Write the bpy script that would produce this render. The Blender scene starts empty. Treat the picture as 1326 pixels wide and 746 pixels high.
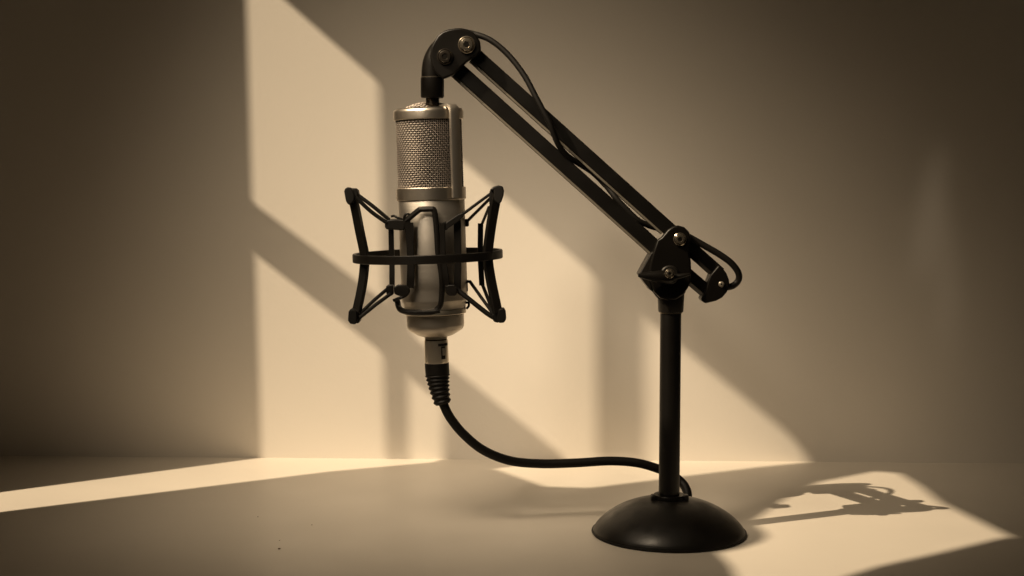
import bpy, bmesh, math, random
from mathutils import Vector, Matrix
from mathutils.geometry import tessellate_polygon
random.seed(7)
sc = bpy.context.scene
R = math.radians
# ---------------------------------------------------------------- camera
F = 1770.0; CX, CY = 663.0, 373.0; HC = 0.256; PITCH = R(4.39)
S = 1.0 / F                       # one photo pixel at one metre
cd = bpy.data.cameras.new('camera'); cam = bpy.data.objects.new('camera', cd)
sc.collection.objects.link(cam); sc.camera = cam
cam.location = (0, 0, HC); cam.rotation_euler = (R(90) - PITCH, 0, 0)
cd.sensor_width = 36; cd.lens = 36 * F / 1326; cd.clip_start = 0.01; cd.clip_end = 50
# ---------------------------------------------------------------- world
w = bpy.data.worlds.new('World'); sc.world = w; w.use_nodes = True
bg = w.node_tree.nodes['Background']
bg.inputs[0].default_value = (1.0, 0.80, 0.55, 1); bg.inputs[1].default_value = 0.020
sc.view_settings.view_transform = 'Standard'; sc.view_settings.look = 'None'
sc.view_settings.exposure = 0; sc.view_settings.gamma = 1
sc.render.film_transparent = False
sc.cycles.max_bounces = 8
# ---------------------------------------------------------------- lamps
AZ, EL, LD = R(26), R(46), 6.0
SUN = Vector((math.cos(AZ) * math.cos(EL), math.sin(AZ) * math.cos(EL), -math.sin(EL)))
AIM = Vector((0.0, 1.1, 0.1))
LAMP = AIM - SUN * LD
KEY_POWER, FILL_POWER = 2150.0, 22.5
def spot(name, loc, aim, power, radius, cone, blend, col):
    l = bpy.data.lights.new(name, 'SPOT'); o = bpy.data.objects.new(name, l)
    sc.collection.objects.link(o); o.location = loc
    o.rotation_euler = (Vector(aim) - Vector(loc)).to_track_quat('-Z', 'Y').to_euler()
    l.energy = power; l.shadow_soft_size = radius; l.spot_size = cone; l.spot_blend = blend
    l.color = col
    return o
spot('key_lamp', LAMP, AIM, KEY_POWER, 0.018, R(24), 0.15, (1.0, 0.79, 0.535))
spot('fill_lamp', (-0.30, 0.68, 0.78), (0.04, 1.215, 0.0), FILL_POWER, 0.16, R(48), 1.0, (1.0, 0.795, 0.555))
spot('soft_lamp', (-0.50, 0.15, 0.84), (-0.058, 1.0, 0.25), 22.0, 0.10, R(17.5), 0.9, (1.0, 0.82, 0.60)).scale = (0.6, 1, 1)  # added lamp, only to brighten the microphone
def glint(px, py, power, wid, tall, roll):  # added spots imitating a faint reflected glow on the wall
    aim = wallpt(px, py); o = spot('glint_lamp', (0.75, 0.35, 0.55), aim, power, 0.012, tall, 1.0, (1.0, 0.82, 0.62))
    o.scale = (wid / tall, 1, 1); o.rotation_euler = (o.rotation_euler.to_matrix() @ Matrix.Rotation(roll, 3, 'Z')).to_euler()

def ray(px, py):
    u = (px - CX) / F; v = (CY - py) / F
    return Vector((u, math.cos(PITCH) + v * math.sin(PITCH), -math.sin(PITCH) + v * math.cos(PITCH)))
def W(px, py, Y=1.0):
    d = ray(px, py); return Vector((0, 0, HC)) + d * (Y / d.y)
def ground(px, py):
    d = ray(px, py); return Vector((0, 0, HC)) + d * (HC / -d.z)
gl, gr_ = ground(24, 590.5), ground(1303, 600)
WALL_K = (gr_.y - gl.y) / (gr_.x - gl.x); WALL_Y = gl.y - WALL_K * gl.x
def wallpt(px, py):
    d = ray(px, py); t = WALL_Y / (d.y - WALL_K * d.x); return Vector((0, 0, HC)) + d * t
glint(1202, 280, 2.0, R(1.7), R(8.5), R(-8))
glint(1224, 355, 1.4, R(1.7), R(9.5), R(4))
# ---------------------------------------------------------------- materials
def mat(name, base, rough=0.5, metal=0.0, bump=0.0, bscale=200, var=0.0, vscale=30, spec=0.5, rvar=0.0, stretch=None, aniso=0):
    m = bpy.data.materials.new(name); m.use_nodes = True
    nt = m.node_tree; b = nt.nodes['Principled BSDF']
    b.inputs['Base Color'].default_value = (*base, 1); b.inputs['Roughness'].default_value = rough
    b.inputs['Metallic'].default_value = metal; b.inputs['Specular IOR Level'].default_value = spec
    tc = nt.nodes.new('ShaderNodeTexCoord'); mp = nt.nodes.new('ShaderNodeMapping')
    nt.links.new(tc.outputs['Object'], mp.inputs[0])
    if stretch: mp.inputs['Scale'].default_value = stretch
    def noise(scale, det=4):
        n = nt.nodes.new('ShaderNodeTexNoise'); n.inputs['Scale'].default_value = scale
        n.inputs['Detail'].default_value = det; nt.links.new(mp.outputs[0], n.inputs['Vector']); return n
    if var:
        n = noise(vscale); r = nt.nodes.new('ShaderNodeValToRGB')
        r.color_ramp.elements[0].position = 0.3; r.color_ramp.elements[1].position = 0.7
        r.color_ramp.elements[0].color = (*[c * (1 - var) for c in base], 1)
        r.color_ramp.elements[1].color = (*[min(1, c * (1 + var)) for c in base], 1)
        nt.links.new(n.outputs['Fac'], r.inputs[0]); nt.links.new(r.outputs[0], b.inputs['Base Color'])
    if rvar:
        n = noise(vscale * 1.7); mr = nt.nodes.new('ShaderNodeMapRange')
        mr.inputs['To Min'].default_value = max(0, rough - rvar); mr.inputs['To Max'].default_value = rough + rvar
        mr.inputs['From Min'].default_value = .3; mr.inputs['From Max'].default_value = .7
        nt.links.new(n.outputs['Fac'], mr.inputs['Value']); nt.links.new(mr.outputs[0], b.inputs['Roughness'])
    if bump:
        n = noise(bscale, 6); bp = nt.nodes.new('ShaderNodeBump'); bp.inputs['Strength'].default_value = bump
        bp.inputs['Distance'].default_value = 0.0005
        nt.links.new(n.outputs['Fac'], bp.inputs['Height']); nt.links.new(bp.outputs[0], b.inputs['Normal'])
    return m
M = {}
M['wall'] = mat('painted_wall', (0.70, 0.655, 0.59), 0.75, bump=0.22, bscale=260, var=0.018, vscale=5, spec=0.2)
M['table'] = mat('table_top', (0.67, 0.615, 0.535), 0.42, bump=0.10, bscale=320, var=0.02, vscale=9, spec=0.35, rvar=0.06)
M['black'] = mat('black_paint', (0.005, 0.0042, 0.0034), 0.36, bump=0.10, bscale=900, rvar=0.06, spec=0.22)
M['bars'] = mat('black_bar_paint', (0.004, 0.0033, 0.0026), 0.42, bump=0.10, bscale=900, rvar=0.05, spec=0.3)
M['dome'] = mat('satin_black_dome', (0.007, 0.0058, 0.0045), 0.40, bump=0.10, bscale=700, rvar=0.09, vscale=45, spec=0.45)
M['plastic'] = mat('black_plastic', (0.008, 0.0066, 0.0052), 0.42, bump=0.15, bscale=1200, spec=0.35)
M['rubber'] = mat('cable_rubber', (0.006, 0.005, 0.004), 0.55, bump=0.1, bscale=900, spec=0.3)
M['body'] = mat('brushed_nickel', (0.66, 0.61, 0.54), 0.41, 0.93, bump=0.10, bscale=90, stretch=(1, 1, 40), rvar=0.04, vscale=20)
M['rim'] = mat('satin_nickel', (0.64, 0.58, 0.50), 0.33, 1.0, bump=0.10, bscale=500)
M['silver'] = mat('bright_metal', (0.80, 0.73, 0.62), 0.28, 0.85)
M['wire'] = mat('grille_wire', (0.36, 0.315, 0.275), 0.46, 0.85)
M['inner'] = mat('grille_liner', (0.012, 0.009, 0.008), 0.8)
M['speck'] = mat('dust', (0.22, 0.17, 0.12), 0.9)
M['screw'] = mat('dark_screw', (0.07, 0.06, 0.05), 0.16, 0.8)
M['edge'] = mat('painted_underside_light', (0.17, 0.15, 0.12), 0.5, 0.2, bump=0.2, bscale=300, var=0.25, vscale=40)  # paler tone painted in for light on the bar undersides
M['lens'] = mat('polished_screw', (0.42, 0.37, 0.30), 0.20, 0.93)
# ---------------------------------------------------------------- helpers
def thing(name, label, cat, loc, group=None):
    o = bpy.data.objects.new(name, None); sc.collection.objects.link(o); o.location = loc
    o.empty_display_size = 0.02
    o['label'] = label; o['category'] = cat
    if group: o['group'] = group
    return o
def put(name, bm, m, parent=None, bevel=0.0, seg=2, angle=35, smooth=True):
    off = Vector((0, 0, 0)); p = parent
    while p is not None: off += Vector(p.location); p = p.parent
    bmesh.ops.recalc_face_normals(bm, faces=bm.faces)
    for f in bm.faces: f.smooth = smooth
    for v in bm.verts: v.co -= off
    me = bpy.data.meshes.new(name); bm.to_mesh(me); bm.free()
    me.materials.append(M[m])
    o = bpy.data.objects.new(name, me); sc.collection.objects.link(o); o.parent = parent
    if smooth:
        me.set_sharp_from_angle(angle=R(angle))
    if bevel:
        b = o.modifiers.new('bevel', 'BEVEL'); b.width = bevel; b.segments = seg; b.limit_method = 'ANGLE'
        b.angle_limit = R(40); b.harden_normals = True
    return o
def NB(): return bmesh.new()
def smoothpath(pts, n=8):
    out = []; P = [pts[0] + (pts[0] - pts[1])] + list(pts) + [pts[-1] + (pts[-1] - pts[-2])]
    for i in range(1, len(P) - 2):
        p0, p1, p2, p3 = P[i - 1:i + 3]
        for k in range(n):
            t = k / n
            out.append(0.5 * ((2 * p1) + (p2 - p0) * t + (2 * p0 - 5 * p1 + 4 * p2 - p3) * t * t + (3 * p1 - p0 - 3 * p2 + p3) * t ** 3))
    out.append(pts[-1]); return out
def circ(r, n=12): return [(r * math.cos(2 * math.pi * i / n), r * math.sin(2 * math.pi * i / n)) for i in range(n)]
def rect(a, b, c=0.22):
    k = min(a, b) * c
    return [(a, -b + k), (a, b - k), (a - k, b), (-a + k, b), (-a, b - k), (-a, -b + k), (-a + k, -b), (a - k, -b)]
def sweep(bm, pts, sec, side=Vector((1, 0, 0)), radii=None, cap=True):
    rings = []
    n = len(pts)
    for i, p in enumerate(pts):
        t = (pts[min(i + 1, n - 1)] - pts[max(i - 1, 0)]).normalized()
        a = (side - t * side.dot(t))
        if a.length < 1e-4: a = Vector((0, 1, 0)) - t * t.y
        a.normalize(); b = t.cross(a)
        k = radii[i] if radii else 1.0
        # widen mitred corners
        rings.append([bm.verts.new(p + a * (x * k) + b * (y * k)) for x, y in sec])
    m = len(sec)
    for i in range(n - 1):
        for j in range(m):
            bm.faces.new((rings[i][j], rings[i][(j + 1) % m], rings[i + 1][(j + 1) % m], rings[i + 1][j]))
    if cap:
        bm.faces.new(rings[0][::-1]); bm.faces.new(rings[-1])
def lathe(bm, prof, axis, n=64, close=False):
    """prof: list of (r, h) -> axis(r, angle, h) gives the point"""
    rings = []
    for r, h in prof:
        if r < 1e-9: rings.append([bm.verts.new(axis(0, 0, h))])
        else: rings.append([bm.verts.new(axis(r, 2 * math.pi * i / n, h)) for i in range(n)])
    segs = list(zip(rings, rings[1:]))
    if close: segs.append((rings[-1], rings[0]))
    for A, B in segs:
        if len(A) == 1 and len(B) == 1: continue
        for j in range(n):
            k = (j + 1) % n
            if len(A) == 1: bm.faces.new((A[0], B[j], B[k]))
            elif len(B) == 1: bm.faces.new((A[j], B[0], A[k]))
            else: bm.faces.new((A[j], B[j], B[k], A[k]))
def prism(bm, poly, y0, y1, inset=0):
    """photo outline given thickness: front at depth y0, back at y1; true shape measured at the mid depth"""
    ym = (y0 + y1) / 2
    mid = [W(x, y, ym) for x, y in poly]
    f = [bm.verts.new((p.x, y0, p.z)) for p in mid]; b = [bm.verts.new((p.x, y1, p.z)) for p in mid]
    bm.faces.new(f); bm.faces.new(b[::-1]); n = len(poly)
    for i in range(n): bm.faces.new((f[i], b[i], b[(i + 1) % n], f[(i + 1) % n]))
def arc(cx, cy, r, a0, a1, n=14):
    return [(cx + r * math.cos(R(a0 + (a1 - a0) * i / n)), cy + r * math.sin(R(a0 + (a1 - a0) * i / n))) for i in range(n + 1)]
def disc_screw(parent, name, px, py, y0, r, m, h=0.0022, slot=True, mslot='black'):
    """pan-head screw facing the camera, standing proud of depth y0"""
    c = W(px, py, y0); bm = NB(); r *= S
    ax = lambda rr, a, hh: Vector((c.x + rr * math.cos(a), y0 - hh, c.z + rr * math.sin(a)))
    lathe(bm, [(0, h * .78), (r * .36, h * .8), (r * .40, h * .98), (r * .66, h * .92), (r * .80, h * .62), (r * .84, h * .35), (r * .9, h * .55), (r, h * .4), (r, -0.001)], ax, 40)
    o = put(name, bm, m, parent)
    if slot:
        bm = NB()
        lathe(bm, [(0, h * .84), (r * .30, h * .84), (r * .30, h * .5)], ax, 6)
        put('socket', bm, mslot, o)
    return o
# ---------------------------------------------------------------- setting
def struct(o): o['kind'] = 'structure'; return o
bm = NB()
yb = lambda x: WALL_Y + WALL_K * x
T = [(-1.6, yb(-1.6) + 0.01, 0), (1.8, yb(1.8) + 0.01, 0), (1.8, 0.12, 0), (-1.6, 0.12, 0)]
a = [bm.verts.new(p) for p in T]; b = [bm.verts.new((x, y, z - 0.03)) for x, y, z in T]
bm.faces.new(a); bm.faces.new(b)
for i in range(4): bm.faces.new((a[i], a[(i + 1) % 4], b[(i + 1) % 4], b[i]))
struct(put('table_top', bm, 'table', None, smooth=False))
bm = NB()
Q = [(-1.9, yb(-1.9), -0.3), (2.1, yb(2.1), -0.3), (2.1, yb(2.1), 1.7), (-1.9, yb(-1.9), 1.7)]
a = [bm.verts.new(p) for p in Q]; b = [bm.verts.new((x, y + 0.08, z)) for x, y, z in Q]
bm.faces.new(a); bm.faces.new(b)
for i in range(4): bm.faces.new((a[i], a[(i + 1) % 4], b[(i + 1) % 4], b[i]))
struct(put('wall', bm, 'wall', None, smooth=False))
# added gobo on the left, out of frame: holes shaped for the light pattern
GX = -0.75
def togobo(p):
    d = p - LAMP; t = (GX - LAMP.x) / d.x; q = LAMP + d * t; return (q.y, q.z)
def wp(*l): return [togobo(wallpt(*p)) for p in l]
def fp(*l): return [togobo(ground(*p)) for p in l]
holes = []
holes.append(wp((318, -50), (497, 107), (503, 394), (327, 262)))
holes.append(wp((331, 325), (502, 457), (505, 596), (530, 596), (530, 484), (580, 524), (580, 596.6)) +
             fp((568, 598.5), (434, 610.5), (300, 627), (24, 661), (-60, 672), (-60, 646), (24, 634.5), (333, 593.5)))
holes.append(wp((533, 140), (600, 203), (778, 357), (778, 596.5), (836, 597), (837, 409), (879, 441), (954, 502), (1031, 565), (1056, 597.5)) +
             fp((989, 605), (851, 622), (770, 632), (705, 630), (640, 607)) + wp((735, 595), (590, 479), (533, 434)))
holes.append(fp((930, 716), (962, 710), (986, 702), (994, 695), (990, 688), (974, 676), (1018, 645), (1062, 624), (1135, 610), (1172, 613), (1200, 630), (1225, 650), (1326, 699),
                (1308, 696), (1225, 716), (1148, 733), (1060, 760), (960, 762), (948, 734)))
axis0 = W(561, 331, 1.0)
def micpt(L, z): # on the plane through the microphone, square to the light
    n = Vector((math.sin(AZ), -math.cos(AZ), 0)); p = Vector((axis0.x, axis0.y, z)) + n * L; return togobo(p)
zt = lambda y: W(561, y, 1.0).z
holes.append([micpt(-0.019, zt(143)), micpt(0.020, zt(143)), micpt(0.020, zt(330)), micpt(0.0, zt(300)), micpt(-0.019, zt(296))])  # extra hole, added only to let key light onto the microphone
outer = [(-1.4, 0.0), (yb(GX) - 0.002, 0.0), (yb(GX) - 0.002, 2.6), (-1.4, 2.6)]
polys = [[Vector((0, a, b)) for a, b in q] for q in [outer] + holes]
flat = [v for q in polys for v in q]
# tessellate in 2-D
tris = tessellate_polygon([[Vector((v.y, v.z, 0)) for v in q] for q in polys])
bm = NB(); vs = [bm.verts.new((GX, v.y, v.z)) for v in flat]
for t in tris:
    try: bm.faces.new([vs[i] for i in t])
    except ValueError: pass
o = put('gobo_panel', bm, 'wall', None, smooth=False)
sm = o.modifiers.new('solid', 'SOLIDIFY'); sm.thickness = 0.004; sm.offset = 1
struct(o)
# ---------------------------------------------------------------- desk stand
PX = 866.0
bc = ground(PX, 690.0); bc.z = 0; BY = bc.y
st = thing('microphone_stand', 'black desk stand with domed round base, upright pole and angled double-bar boom arm', 'microphone stand', (bc.x, BY, 0))
vax = lambda cx, cy: (lambda r, a, h: Vector((cx + r * math.cos(a), cy + r * math.sin(a), h)))
A0 = vax(bc.x, BY)
bm = NB(); rb, hb = 0.0555, 0.0262
Rs = (rb * rb + (hb - .003) ** 2) / (2 * (hb - .003))
prof = [(0, 0), (rb - .001, 0), (rb, .0008), (rb, .0022), (rb - .0006, .0031)]
for i in range(1, 25):
    q = math.cos(math.pi / 2 * i / 24); prof.append(((rb - .0006) * q if i < 24 else 0, .0031 + (hb - .0031) * (1 - q ** 2.3) ** .80))
lathe(bm, prof, A0, 128); put('base', bm, 'dome', st)
bm = NB(); lathe(bm, [(.050, .0004), (.0564, .0004), (.0567, .001), (.0565, .0017), (.050, .0018)], A0, 128, True); put('rubber_foot', bm, 'rubber', st)
# collar
zc = lambda y: W(PX, y, BY).z
bm = NB(); z0, z1 = 0.0235, zc(640)
lathe(bm, [(.0078, z0), (.0116, z0), (.0118, z0 + .001), (.0118, z1 - .001), (.0112, z1), (.0078, z1)], A0, 48, True)
collar = put('collar', bm, 'black', st)
for sx in (-1, 1):
    bm = NB(); bmesh.ops.create_cube(bm, size=1); bmesh.ops.scale(bm, verts=bm.verts, vec=(.004, .007, .005))
    bmesh.ops.translate(bm, verts=bm.verts, vec=(bc.x + sx * .0118, BY - .003, z1 - .002)); put('lug', bm, 'plastic', collar, .0012)
# pole
zp1 = zc(392)
bm = NB(); lathe(bm, [(0, .02), (.0076, .02), (.0076, zp1), (0, zp1)], A0, 48); put('pole', bm, 'bars', st)
# socket
bm = NB(); za, zb_ = zc(404), zc(380)
lathe(bm, [(.0078, za), (.0088, za), (.0091, za + .0006), (.0098, zb_), (.006, zb_ + .004), (.0, zb_ + .004)], A0, 48); put('pole_socket', bm, 'plastic', st)
bm = NB(); zr = zc(404.5)
lathe(bm, [(.0078, zr - .0006), (.0082, zr - .0006), (.0082, zr + .0004), (.0078, zr + .0004)], A0, 48, True); put('trim_ring', bm, 'lens', st)
# boom bars: measured as edges in the photo, boxes with a bevelled lower front edge
def bar(p0, p1, hw, yf, yb_, name, m='bars', ch=0.0026):
    a = W(*p0, 1.0); b = W(*p1, 1.0); a.y = b.y = 0; t = (b - a).normalized(); n = Vector((-t.z, 0, t.x))
    if n.z < 0: n = -n                    # points up
    h = hw * S
    sec = [(h, yf + .0006), (h - .0006, yf), (-h + ch, yf), (-h, yf + ch * 1.9), (-h, yb_ - .0008), (-h + .0008, yb_), (h - .0008, yb_), (h, yb_ - .0008)]
    bm = NB(); rs = []
    for q in (a, b): rs.append([bm.verts.new(q + n * s + Vector((0, y, 0))) for s, y in sec])
    for j in range(8): k = (j + 1) % 8; bm.faces.new((rs[0][j], rs[0][k], rs[1][k], rs[1][j]))
    bm.faces.new(rs[0]); bm.faces.new(rs[1][::-1])
    return put(name, bm, m, st, smooth=False)
BYF, BYB = BY - 0.0045, BY + 0.0045
for q0, q1, hw in (((604, 63), (880, 311), 8.8), ((577, 77), (866, 337), 9.2)):
    bb = bar(q0, q1, hw, BYF, BYB, 'boom_bar', ch=0.0008)
    # added pale strip: light on the underside put into its colour
    dx, dy = q1[0] - q0[0], q1[1] - q0[1]; L = math.hypot(dx, dy); nx, ny = -dy / L, dx / L; o_ = hw + 1.2
    t0, t1 = 0.045, 0.93
    tr = bar((q0[0] + dx * t0 + nx * o_, q0[1] + dy * t0 + ny * o_), (q0[0] + dx * t1 + nx * o_, q0[1] + dy * t1 + ny * o_), 1.9, BYF + .0012, BYB - .0006, 'underside_light_strip', 'edge', ch=0.0004)
    tr.parent = bb
# tail bars past the joint
bar((880, 311), (927, 352.8), 9.0, BYF, BYB, 'tail_bar')
bar((866, 337), (914, 378), 9.0, BYF, BYB, 'tail_bar')
# head plates (front and back)
hp = [(558, 62)] + [(562, 54), (567, 46.5), (573, 41.5), (581, 38.5), (590, 37), (598, 36.8), (606, 38.5), (613, 42), (618, 47), (621.5, 54), (623, 62), (622.5, 68), (617, 73), (606, 80), (596, 89), (587, 98), (574, 103), (564, 95), (559, 84), (557, 73)]
for y0, y1 in ((BY - .0125, BY - .0068), (BY + .0068, BY + .0115)):
    bm = NB(); prism(bm, hp, y0, y1); put('head_plate', bm, 'black', st, .0016, 3)
bm = NB(); prism(bm, [(560, 60), (569, 46), (585, 40), (600, 40), (604, 50), (590, 62), (578, 70), (566, 80)], BY - .0069, BY + .0069); put('head_spacer', bm, 'plastic', st, .0012)
disc_screw(st, 'screw', 604.4, 58.3, BY - .0125, 10.9, 'lens', .0034)
disc_screw(st, 'screw', 576.3, 73.6, BY - .0125, 10.0, 'screw', .0030, mslot='black')
# elbow swivel tube dropping to the microphone
bm = NB()
pts = smoothpath([W(576, 62, BY), W(568, 68, BY), W(562, 80, BY), W(560, 92, BY), W(559.8, 101, BY)], 6)
sweep(bm, pts, circ(.0079, 28), Vector((0, 1, 0)), [1.0 + .0 * i for i in range(len(pts))])
elbow = put('elbow', bm, 'black', st)
c = W(559.8, 101, BY); e0 = vax(c.x, BY)
bm = NB(); zz = lambda y: W(560, y, BY).z
lathe(bm, [(0, zz(100.5)), (.0080, zz(100.5)), (.0084, zz(101.5)), (.0084, zz(125)), (.0078, zz(127)), (0, zz(127))], e0, 40); put('swivel_sleeve', bm, 'black', st)
bm = NB(); lathe(bm, [(.0078, zz(99.6)), (.00835, zz(99.8)), (.00835, zz(100.9)), (.0078, zz(101))], e0, 40, True); put('trim_ring', bm, 'lens', st)
bm = NB(); prof = [(0, zz(126))]
for i in range(9):
    y = 127 + i * 1.2; prof += [(.0051, zz(y)), (.0046, zz(y + .6))]
prof += [(0, zz(139))]
lathe(bm, prof, e0, 32); put('threaded_stud', bm, 'screw', st)
# lower joint: plates
g = lambda x, y: (800 + x / 4.66, 270 + y / 4.66)
jp = [g(*p) for p in [(236, 190), (262, 172), (300, 128), (330, 108), (365, 102), (400, 112), (428, 140), (440, 180), (436, 230), (430, 270), (440, 320), (441, 380), (438, 440), (420, 480), (392, 520), (350, 548), (300, 552), (252, 540), (215, 500), (196, 450), (184, 400), (190, 340), (205, 280)]]
for y0, y1 in ((BY - .0135, BY - .0068), (BY + .0068, BY + .0125)):
    bm = NB(); prism(bm, jp, y0, y1); put('joint_plate', bm, 'black', st, .0017, 3)
bm = NB(); prism(bm, [g(*p) for p in [(205, 440), (400, 440), (405, 500), (370, 545), (240, 545), (200, 490)]], BY - .0067, BY + .0067); put('joint_core', bm, 'plastic', st, .001)
# clamp cheek on the left of the joint
bm = NB(); prism(bm, [g(*p) for p in [(192, 262), (215, 255), (232, 200), (300, 180), (236, 330), (178, 395), (205, 500), (185, 485), (150, 440), (118, 395)]], BY - .012, BY + .009); put('clamp_cheek', bm, 'plastic', st, .0014, 2)
disc_screw(st, 'screw', 880.3, 309.8, BY - .0135, 8.2, 'lens', .0026)
# tail end cap
bm = NB(); prism(bm, [g(*p) for p in [(533, 440), (548, 400), (600, 337), (622, 355), (647, 386), (662, 425), (667, 460), (650, 500), (622, 533), (585, 553), (545, 563), (518, 569), (490, 545), (518, 495)]], BY - .0078, BY + .0078); put('tail_cap', bm, 'black', st, .0014, 3)
disc_screw(st, 'screw', 934, 368, BY - .0078, 3.6, 'silver', .0016)
# wing knob: paddle + boss + bolt
kn_y = BY - .0135
bm = NB(); prism(bm, [g(*p) for p in arc(312, 400, 58, 0, 345, 20)], kn_y - .004, kn_y + .0002)
knob = put('wing_knob', bm, 'plastic', st, .0016, 3)
bm = NB()
def paddle(pts, hs, ds, yo):
    P = [W(*g(*p), kn_y - o) for p, o in zip(pts, yo)]
    rings = []
    for p, h, d in zip(P, hs, ds):
        rings.append([bm.verts.new(p + Vector((0, d * .5 * math.cos(a), h * S * math.sin(a)))) for a in [2 * math.pi * i / 12 for i in range(12)]])
    for i in range(len(rings) - 1):
        for j in range(12): k = (j + 1) % 12; bm.faces.new((rings[i][j], rings[i][k], rings[i + 1][k], rings[i + 1][j]))
    bm.faces.new(rings[0]); bm.faces.new(rings[-1][::-1])
paddle([(122, 402), (135, 405), (190, 408), (250, 412), (300, 415), (335, 418)], [2.2, 3.0, 5.5, 8.0, 9.2, 6], [.003, .004, .005, .007, .008, .006], [.007, .0065, .006, .005, .004, .003])
paddle([(335, 418), (370, 410), (410, 402), (436, 396)], [5, 3.5, 2.6, 1.6], [.006, .005, .004, .003], [.003, .004, .0045, .0045])
put('wing', bm, 'black', knob, angle=60)
disc_screw(knob, 'bolt', 800 + 312 / 4.66, 270 + 392 / 4.66, kn_y - .0082, 6.0, 'lens', .0028)
# ---------------------------------------------------------------- thin cable along the boom
tc_ = thing('arm_cable', 'thin black cable arching over the boom head and threading along the boom bars', 'cable', W(604, 50, BY))
def Wp(l): return [W(*p) for p in l]
b_ = BY
p1 = [(598, 42, b_), (612, 43.5, b_ - .001), (635, 52, b_ - .003), (658, 71, b_ - .005), (679, 98, b_ - .008), (693, 124, b_ - .0105), (703, 143, b_ - .0115), (712, 160, b_ - .0115), (717, 173, b_ - .0105),
      (724, 189, b_ - .008), (735, 202, b_ - .004), (750, 212, b_ + .001), (768, 224, b_ + .003), (786, 242, b_ + .001), (798, 257, b_ - .002), (812, 272, b_ - .003), (826, 285, b_ - .003), (840, 292, b_ - .001), (856, 297, b_ + .001), (870, 302, b_ + .004)]
bm = NB(); sweep(bm, smoothpath(Wp(p1), 8), circ(.0021, 12), Vector((0, 1, 0))); put('upper_run', bm, 'rubber', tc_)
p2 = [(872, 300, b_ + .004), (884, 303, b_ - .002), (894, 308, b_ - .004), (910, 317, b_ - .004), (930, 328.5, b_ - .004), (946, 340, b_ - .004), (955.5, 352, b_ - .003), (956.5, 362, b_ - .001), (950, 369.5, b_), (941, 372, b_), (932, 371, b_)]
bm = NB(); sweep(bm, smoothpath(Wp(p2), 8), circ(.0024, 12), Vector((0, 1, 0))); put('tail_loop', bm, 'rubber', tc_)
# ---------------------------------------------------------------- microphone
TILT = R(1.7)
def ML(u, v, wv):
    x = u * math.cos(TILT) + v * math.sin(TILT); y = v * math.cos(TILT) - u * math.sin(TILT)
    return axis0 + Vector((x * S, -wv * S, -y * S))
mic = thing('studio_microphone', 'satin nickel studio condenser microphone with woven wire grille hanging from the boom', 'microphone', axis0)
max_ = lambda r, a, h: ML(r * math.cos(a), h, r * math.sin(a))
bm = NB()
lathe(bm, [(38, -71.5), (42.6, -72.5), (43, -71.5), (43, 56), (42.6, 58), (41, 61), (40.2, 68), (36, 68.3)], max_, 96); put('body', bm, 'body', mic)
bm = NB(); lathe(bm, [(36, 68.2), (40.4, 68.6), (40.6, 69.3), (40.6, 74.6), (40.0, 75.2), (35, 75.4)], max_, 96); put('trim_ring', bm, 'silver', mic)
bm = NB(); lathe(bm, [(35, 76), (37.4, 76.2), (37.4, 89), (36.8, 93), (35.2, 95.6), (33.5, 97.2), (22, 103.8), (19, 104.6), (0, 104.6)], max_, 96); put('tail_cap', bm, 'body', mic, angle=28)
bm = NB(); lathe(bm, [(34, 75.0), (36.2, 75.0), (36.2, 76.8), (34, 76.8)], max_, 64, True); put('seam', bm, 'inner', mic)
bm = NB(); lathe(bm, [(40, -72), (44.4, -72), (45, -72.8), (45, -87.2), (44.4, -88), (41, -88)], max_, 96); put('lower_band', bm, 'rim', mic)
bm = NB()
prof = [(41, -174.5), (44.4, -174.5), (45, -175.2), (45, -184)] + [(45 - 5.5 * (1 - math.cos(R(a))), -184 - 5.5 * math.sin(R(a))) for a in (20, 40, 60, 80, 90)] + [(32, -190), (30.5, -189.2), (30.5, -186)]
lathe(bm, prof, max_, 96); put('upper_band', bm, 'rim', mic)
bm = NB(); lathe(bm, [(39.2, -87), (39.2, -180), (30, -186), (0, -190)], max_, 64); put('grille_liner', bm, 'inner', mic)
# woven wire: verticals weave in and out of the rings
NV, NR = 96, 31
bm = NB()
g0, g1 = -174.5, -88
dv = (g1 - g0) / NR
ph = lambda a, v: 0.9 * math.sin(3 * a + v * .07) + 0.6 * math.sin(7 * a - v * .05)
for i in range(NV):
    a = 2 * math.pi * i / NV; pts = []
    for k in range(NR * 2 + 1):
        v = g0 + k * dv / 2
        rr = 41.6 + 0.5 * math.sin(math.pi * k / 2 * 2 / 2 + (math.pi if i % 2 else 0))
        aa = a + 0.006 * math.sin(v * .21 + i * .7) + .008 * math.sin(v * .09 + 2 * a)
        pts.append(max_(rr, aa, v))
    sweep(bm, pts, circ(.50 * S, 6), Vector((0, 1, 0)), cap=False)
for k in range(NR + 1):
    pts = []; v0 = g0 + (k) * dv
    for i in range(NV * 2 + 1):
        a = math.pi * i / NV
        rr = 41.6 + 0.5 * math.sin(math.pi * i / 2 + (math.pi if k % 2 else 0) + math.pi / 2)
        v = v0 + 0.45 * ph(a, v0)
        pts.append(max_(rr, a, max(g0, min(g1, v))))
    sweep(bm, pts, circ(.50 * S, 6), Vector((0, 0, 1)), cap=False)
put('wire_grille', bm, 'wire', mic, angle=80)
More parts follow.
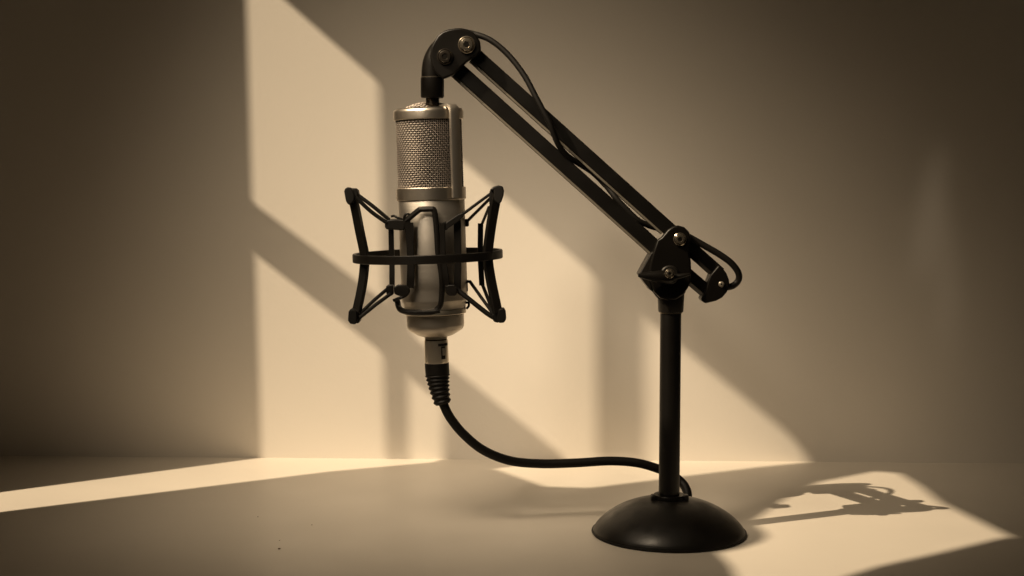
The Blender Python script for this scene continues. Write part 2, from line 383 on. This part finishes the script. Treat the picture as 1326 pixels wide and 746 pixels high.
# domed mesh cap on top
bm = NB()
def capz(x, y): rr = min(1, math.hypot(x, y) / 32); return -188.5 - 8.5 * (1 - rr * rr)
st_ = 4.0
for q in range(-8, 9):
    for d in (0, 1):
        hl = math.sqrt(max(0, 32 * 32 - (q * st_) ** 2)); n = max(4, int(hl * 2 / 1.6)); pts = []
        if hl < 3: continue
        for k in range(n + 1):
            s = -hl + 2 * hl * k / n; x, y = (q * st_, s) if d else (s, q * st_)
            wv = .7 * math.sin(math.pi * s / st_ + (q % 2) * math.pi + d * math.pi)
            pts.append(ML(x, capz(x, y) + wv, y))
        sweep(bm, pts, circ(.85 * S, 5), Vector((0, 0, 1)), cap=True)
put('mesh_cap', bm, 'wire', mic, angle=80)
# strap over the upper band, running down the front right of the grille
th = R(-46 + 90)   # azimuth: toward camera is +90 deg, right is 0
th = R(45)
er = Vector((math.cos(th), math.sin(th))); et = Vector((-er.y, er.x))
def strap(r, t, v): return ML(er.x * r + et.x * t, v, er.y * r + et.y * t)
line = [(22, -190.8), (34, -191.0), (40, -191.2), (44, -190.8), (47, -189), (48.8, -186), (49.4, -182), (49.4, -150), (49.4, -100), (49.4, -74.5)]
bm = NB(); rs = []
for i, (r, v) in enumerate(line):
    p0 = line[max(0, i - 1)]; p1_ = line[min(len(line) - 1, i + 1)]
    d = Vector((p1_[0] - p0[0], p1_[1] - p0[1])).normalized(); nr = Vector((d.y, -d.x))   # outward
    if nr.y > 0 and i < 3: nr = -nr
    hw, ht = 7.6, 2.0
    rs.append([bm.verts.new(strap(r + nr.x * h, t, v + nr.y * h)) for t, h in ((-hw, -ht), (hw, -ht), (hw, ht * .6), (hw - 1.2, ht), (-hw + 1.2, ht), (-hw, ht * .6))])
for i in range(len(rs) - 1):
    for j in range(6): k = (j + 1) % 6; bm.faces.new((rs[i][j], rs[i][k], rs[i + 1][k], rs[i + 1][j]))
bm.faces.new(rs[0]); bm.faces.new(rs[-1][::-1])
put('strap', bm, 'body', mic, angle=40)
# ---------------------------------------------------------------- shock mount
RC = W(554, 331.3, 1.0)
sh = thing('shock_mount', 'black spider shock mount with hoop, bowed arms and cords around the microphone body', 'shock mount', RC)
def RL(u, v, wv):
    x = u * math.cos(TILT) + v * math.sin(TILT); y = v * math.cos(TILT) - u * math.sin(TILT)
    return RC + Vector((x * S, -wv * S, -y * S))
rax = lambda r, a, h: RL(r * math.cos(a), h, r * math.sin(a))
bm = NB(); lathe(bm, [(93.2, -4.8), (93.8, -5.5), (96.4, -5.5), (97.2, -4.6), (97.2, 4.6), (96.4, 5.5), (93.8, 5.5), (93.2, 4.8)], rax, 128, True); put('hoop', bm, 'plastic', sh)
cA = lambda x, y: (440 + x / 7.46, 235 + y / 7.46)
cB = lambda x, y: (500 + x / 7.46, 250 + y / 7.46)
cC = lambda x, y: (560 + x / 7.46, 235 + y / 7.46)
cD = lambda x, y: (440 + x / 7.46, 330 + y / 7.46)
cE = lambda x, y: (500 + x / 7.46, 340 + y / 7.46)
cF = lambda x, y: (560 + x / 7.46, 330 + y / 7.46)
def D(wv): return 1.0 - wv * S
def front(px, py, Rr):
    cxm = 561 + (py - 331) * math.sin(TILT); u = px - cxm
    return math.sqrt(max(4, Rr * Rr - u * u))
def run(name, pts, a, b, side=(1, 0, 0), m='plastic', parent=None, smooth=0, roundsec=False):
    P = [W(x, y, D(wv)) for x, y, wv in pts]
    if smooth: P = smoothpath(P, smooth)
    bm = NB(); sec = circ(a * S, 10) if roundsec else rect(a * S, b * S)
    sweep(bm, P, sec, Vector(side)); return put(name, bm, m, parent or sh)
def onc(pts, Rr): return [(x, y, front(x, y, Rr)) for x, y in pts]
s25 = (math.cos(R(28)), math.sin(R(28)) * 1, 0); s25r = (math.cos(R(28)), -math.sin(R(28)), 0)
# bowed arms
run('arm', [(*cA(120, 150), 46), (*cA(150, 260), 44), (*cA(195, 490), 41), (*cA(238, 700), 38), (*cD(240, 90), 38), (*cD(222, 260), 40), (*cD(192, 420), 43), (*cD(160, 560), 45)], 5.6, 3.4, s25r, smooth=4)
run('arm', [(*cC(625, 120), 56), (*cC(595, 260), 53), (*cC(560, 470), 50), (*cC(535, 680), 48), (*cF(538, 80), 48), (*cF(565, 250), 50), (*cF(600, 420), 53), (*cF(630, 560), 55)], 6.0, 3.4, s25, smooth=4)
# a rear arm, mostly hidden behind the right one
run('arm', [(*cC(605, 170), -58), (*cC(590, 260), -60), (*cC(568, 400), -62), (*cC(535, 640), -64), (*cF(535, 70), -64), (*cF(550, 270), -62), (*cF(590, 420), -60), (*cF(630, 560), -58)], 3.0, 3.0, (1, 0, 0), smooth=4)
run('rear_bar', [(*cC(465, 405), -34), (*cC(462, 650), -34), (*cF(465, 70), -34), (*cF(478, 295), -34)], 3.6, 3.0)
run('cord', [(*cC(475, 420), -34), (*cC(545, 250), 10)], 2.0, 2.0, roundsec=True, m='rubber')
run('cord', [(*cF(480, 280), -34), (*cF(600, 590), 10)], 2.4, 2.0, roundsec=True, m='rubber')
run('spoke', [(*cC(465, 640), -34), (*cC(480, 655), -60), (*cC(500, 660), -76)], 2.0, 2.0)
# end caps
def cap(poly, wv, dep, f): 
    bm = NB(); prism(bm, [f(*p) for p in poly], D(wv + dep), D(wv - dep)); return put('end_cap', bm, 'rubber', sh, .0011, 3)
cap([(47, 95), (58, 68), (80, 56), (105, 60), (128, 80), (148, 130), (150, 175), (130, 205), (104, 232), (80, 215), (65, 190)], 48, 8, cA)
cap([(112, 64), (158, 66), (180, 84), (188, 120), (184, 145), (150, 168), (135, 110)], 42, 9, cA)
cap([(552, 82), (590, 50), (640, 37), (680, 48), (693, 92), (686, 140), (668, 195), (640, 222), (600, 190), (590, 90)], 57, 8, cC)
cap([(552, 90), (592, 55), (600, 130), (580, 225), (548, 225), (548, 150)], 50, 7, cC)
cap([(90, 545), (108, 518), (150, 520), (172, 540), (175, 640), (160, 668), (105, 662), (84, 630)], 46, 8, cD)
cap([(165, 540), (205, 560), (212, 610), (192, 655), (162, 662)], 41, 8, cD)
cap([(640, 520), (690, 508), (708, 545), (714, 620), (690, 652), (640, 655), (625, 600)], 57, 8, cF)
cap([(570, 580), (640, 510), (650, 600), (640, 656), (590, 642)], 51, 7, cF)
# cords from the caps to the inner cage
run('cord', [(*cA(165, 125), 46), (*cA(320, 240), 47), (*cA(480, 372), 46)], 2.5, 2.5, roundsec=True, m='rubber', smooth=4)
run('cord', [(*cA(152, 150), 52), (*cA(300, 290), 50), (*cA(455, 400), 48)], 2.6, 2.4, roundsec=True, m='rubber', smooth=4)
run('cord', [(*cD(190, 575), 44), (*cD(330, 440), 44), (*cD(465, 325), 44)], 2.3, 2.4, roundsec=True, m='rubber')
run('cord', [(*cD(195, 605), 50), (*cD(350, 480), 49), (*cD(490, 378), 47)], 2.4, 2.4, roundsec=True, m='rubber')
run('cord', [(*cC(580, 105), 52), (*cC(430, 215), 46), (*cC(300, 310), 42), (*cC(240, 335), 43)], 2.0, 2.4, roundsec=True, m='rubber', smooth=4)
run('cord', [(*cC(580, 140), 46), (*cC(450, 270), 20), (*cC(340, 380), -2)], 2.0, 2.4, roundsec=True, m='rubber')
run('cord', [(*cF(215, 320), 46), (*cF(330, 410), 48), (*cF(520, 560), 52), (*cF(600, 610), 53)], 3.2, 2.4, roundsec=True, m='rubber', smooth=4)
run('cord', [(*cF(320, 258), 0), (*cF(362, 258), 2), (*cF(470, 410), 22), (*cF(590, 575), 46)], 2.2, 2.4, roundsec=True, m='rubber')
# inner cage
def block(name, poly, f, wv, dep, m='plastic', bev=.0009):
    bm = NB(); prism(bm, [f(*p) for p in poly], D(wv + dep), D(wv - dep)); return put(name, bm, m, sh, bev, 3)
run('cage_bar', [(*cA(495, 440), 24), (*cA(500, 680), 22), (*cD(505, 80), 22), (*cD(505, 310), 24)], 3.4, 2.8)
run('cage_bar', [(*cA(645, 385), 46), (*cA(672, 500), 45), (*cA(683, 690), 45), (*cD(688, 80), 45), (*cD(680, 320), 45)], 4.6, 3.0, smooth=3)
run('cage_bar', [(*cC(95, 400), 53), (*cC(98, 560), 52), (*cC(100, 690), 52), (*cF(115, 90), 52), (*cF(140, 290), 52)], 3.5, 2.8, smooth=3)
run('cage_bar', [(*cC(240, 370), 40), (*cC(245, 690), 40), (*cF(245, 90), 40), (*cF(240, 330), 40)], 4.6, 3.0)
run('cage_bar', [(*cB(250, 285), 48), (*cB(253, 350), 48), (*cB(258, 480), 47)], 1.7, 1.7)
clampwire = [(*cB(165, 285), 44), (*cB(195, 265), 46), (*cB(318, 165), 50), (*cB(345, 158), 50.5), (*cB(430, 155), 51), (*cB(462, 165), 51), (*cB(478, 250), 51), (*cB(490, 400), 51), (*cB(500, 570), 51), (*cE(520, 20), 51), (*cE(535, 120), 51), (*cE(540, 250), 51),
             (*cE(530, 390), 50), (*cE(500, 445), 49), (*cE(450, 475), 49), (*cE(330, 483), 50), (*cE(220, 478), 46), (*cE(150, 462), 38), (*cE(122, 430), 33), (*cE(108, 370), 30)]
run('clamp_wire', clampwire, 3.7, 3.4, (0, 1, 0), smooth=5, roundsec=True)
run('clamp_wire', [(*cE(230, 482), 48), (*cE(330, 488), 51), (*cE(440, 485), 51), (*cE(520, 470), 50)], 3.0, 2.2, (0, 1, 0))
block('bracket', [(440, 395), (470, 368), (560, 362), (620, 372), (634, 390), (632, 455), (610, 474), (540, 466), (455, 462), (442, 440)], cA, 40, 9)
block('bracket', [(450, 300), (470, 288), (520, 288), (522, 380), (500, 396), (455, 380)], cD, 38, 8)
block('bracket', [(525, 310), (560, 288), (640, 292), (672, 315), (680, 360), (655, 392), (600, 400), (560, 390), (530, 375)], cD, 44, 6)
block('bracket', [(104, 392), (128, 386), (132, 400), (250, 318), (300, 298), (306, 335), (250, 385), (150, 455), (138, 470), (106, 470)], cC, 50, 4)
block('bracket', [(312, 362), (352, 362), (352, 436), (312, 436)], cC, -2, 4)
block('bracket', [(128, 300), (160, 285), (215, 285), (240, 310), (244, 360), (225, 392), (160, 392), (132, 365)], cF, 47, 8)
block('bracket', [(300, 250), (340, 252), (344, 355), (300, 362)], cF, 2, 5)
run('hook', [(*cA(500, 338), 42), (*cA(525, 332), 44), (*cA(560, 352), 45), (*cA(600, 362), 45), (*cA(612, 385), 45)], 1.5, 1.5, roundsec=True, smooth=4)
run('hook', [(*cA(625, 385), 47), (*cA(622, 350), 48), (*cA(638, 318), 49), (*cA(662, 312), 49), (*cA(676, 330), 48)], 1.7, 1.5, roundsec=True, smooth=4)
run('hook', [(*cD(520, 442), 44), (*cD(560, 425), 46), (*cD(620, 402), 47), (*cD(655, 372), 46), (*cD(664, 335), 45)], 2.1, 1.5, roundsec=True, smooth=4)
run('hook', [(*cF(325, 462), 4), (*cF(348, 465), 6), (*cF(350, 495), 6), (*cF(330, 520), 5)], 1.6, 1.5, roundsec=True, smooth=4)
# ---------------------------------------------------------------- microphone cable with plug
cb = thing('microphone_cable', 'thick black cable with silver plug curving from the microphone bottom behind the pole', 'cable', ML(0, 104, 0))
bm = NB(); lathe(bm, [(0, 104.4), (14.5, 104.4), (14.9, 105.5), (14.9, 108.2), (14.0, 108.5), (14.0, 109.6), (15.4, 110), (15.8, 138), (15.2, 140), (0, 140)], max_, 48)
plug = put('plug_shell', bm, 'silver', cb)
bm = NB(); lathe(bm, [(13, 108.3), (14.4, 108.3), (14.4, 109.8), (13, 109.8)], max_, 40, True); put('gasket', bm, 'rubber', plug)
# latch window and lever on the shell, facing front right
def shellbox(name, a0, a1, v0, v1, r0, r1, m):
    bm = NB(); n = 6; rs = []
    for i in range(n + 1):
        a = R(a0 + (a1 - a0) * i / n)
        rs.append([bm.verts.new(max_(r, a, v)) for r, v in ((r0, v0), (r1, v0), (r1, v1), (r0, v1))])
    for i in range(n):
        for j in range(4): k = (j + 1) % 4; bm.faces.new((rs[i][j], rs[i][k], rs[i + 1][k], rs[i + 1][j]))
    bm.faces.new(rs[0]); bm.faces.new(rs[-1][::-1]); return put(name, bm, m, plug)
shellbox('latch_recess', 22, 78, 113.5, 116.8, 14.5, 16.1, 'inner')
shellbox('latch_recess', 42, 64, 117.5, 134, 14.5, 16.1, 'inner')
shellbox('latch_lever', 47, 58, 119.5, 129, 15.8, 17.2, 'silver')
# ribbed boot bending to the right, then the cable
bp = [W(565.6, 470, 1.0), W(566.2, 480, 1.0), W(567.2, 492, 1.0), W(569.4, 506, 1.0), W(573.4, 523, 1.0)]
bpts = smoothpath(bp, 10); n = len(bpts); rad = []
for i in range(n):
    f = i / (n - 1)
    base = 15.8 if f < .32 else 15.8 - (f - .32) / .68 * 5.6
    if f > .36: base += .95 * math.sin((f - .36) * 2 * math.pi * 9.0)
    rad.append(base)
# finer sampling for the ribs
fine = smoothpath(bpts, 4); n2 = len(fine); rad = []
for i in range(n2):
    f = i / (n2 - 1); base = 15.8 if f < .32 else 15.8 - (f - .32) / .68 * 5.4
    if f > .36: base += 1.0 * math.sin((f - .36) * 2 * math.pi * 10.5)
    rad.append(base)
bm = NB(); sweep(bm, fine, circ(S, 36), Vector((0, 1, 0)), rad); put('strain_relief', bm, 'rubber', cb, angle=60)
cp = [(570, 512, 1.0), (574.5, 524, 1.0), (583, 541, 1.0), (600, 562, 1.002), (626, 583, 1.006), (660, 596.5, 1.012), (700, 600.5, 1.018), (745, 599.5, 1.022), (790, 597, 1.026), (825, 599.5, 1.028), (852, 607, 1.03), (870, 615, 1.03), (883, 625, 1.028), (889.5, 636, 1.022), (890.5, 648, 1.016)]
bm = NB(); sweep(bm, smoothpath(Wp(cp), 10), circ(6.1 * S, 20), Vector((0, 1, 0))); put('cord', bm, 'rubber', cb)
# ---------------------------------------------------------------- dust specks on the table
for i, (x, y, r) in enumerate([(361.5, 711, .0011), (334, 669.5, .0006), (404, 680, .0006), (362, 700, .0005)]):
    p = ground(x, y); bm = NB(); bmesh.ops.create_icosphere(bm, subdivisions=2, radius=r)
    for v in bm.verts: v.co = Vector((v.co.x * random.uniform(.7, 1.3), v.co.y, v.co.z * .35)) + p + Vector((0, 0, r * .3))
    o = put('dust_speck', bm, 'speck')
    o['category'] = 'dust speck'; o['group'] = 'dust specks on the table'
    o['label'] = ['largest dark speck on the table left of the base, nearest the front edge', 'small dark speck furthest left on the table, nearest the lit strip',
                  'small dark speck on the table furthest right of the specks', 'small dark speck just behind the largest speck on the table'][i]
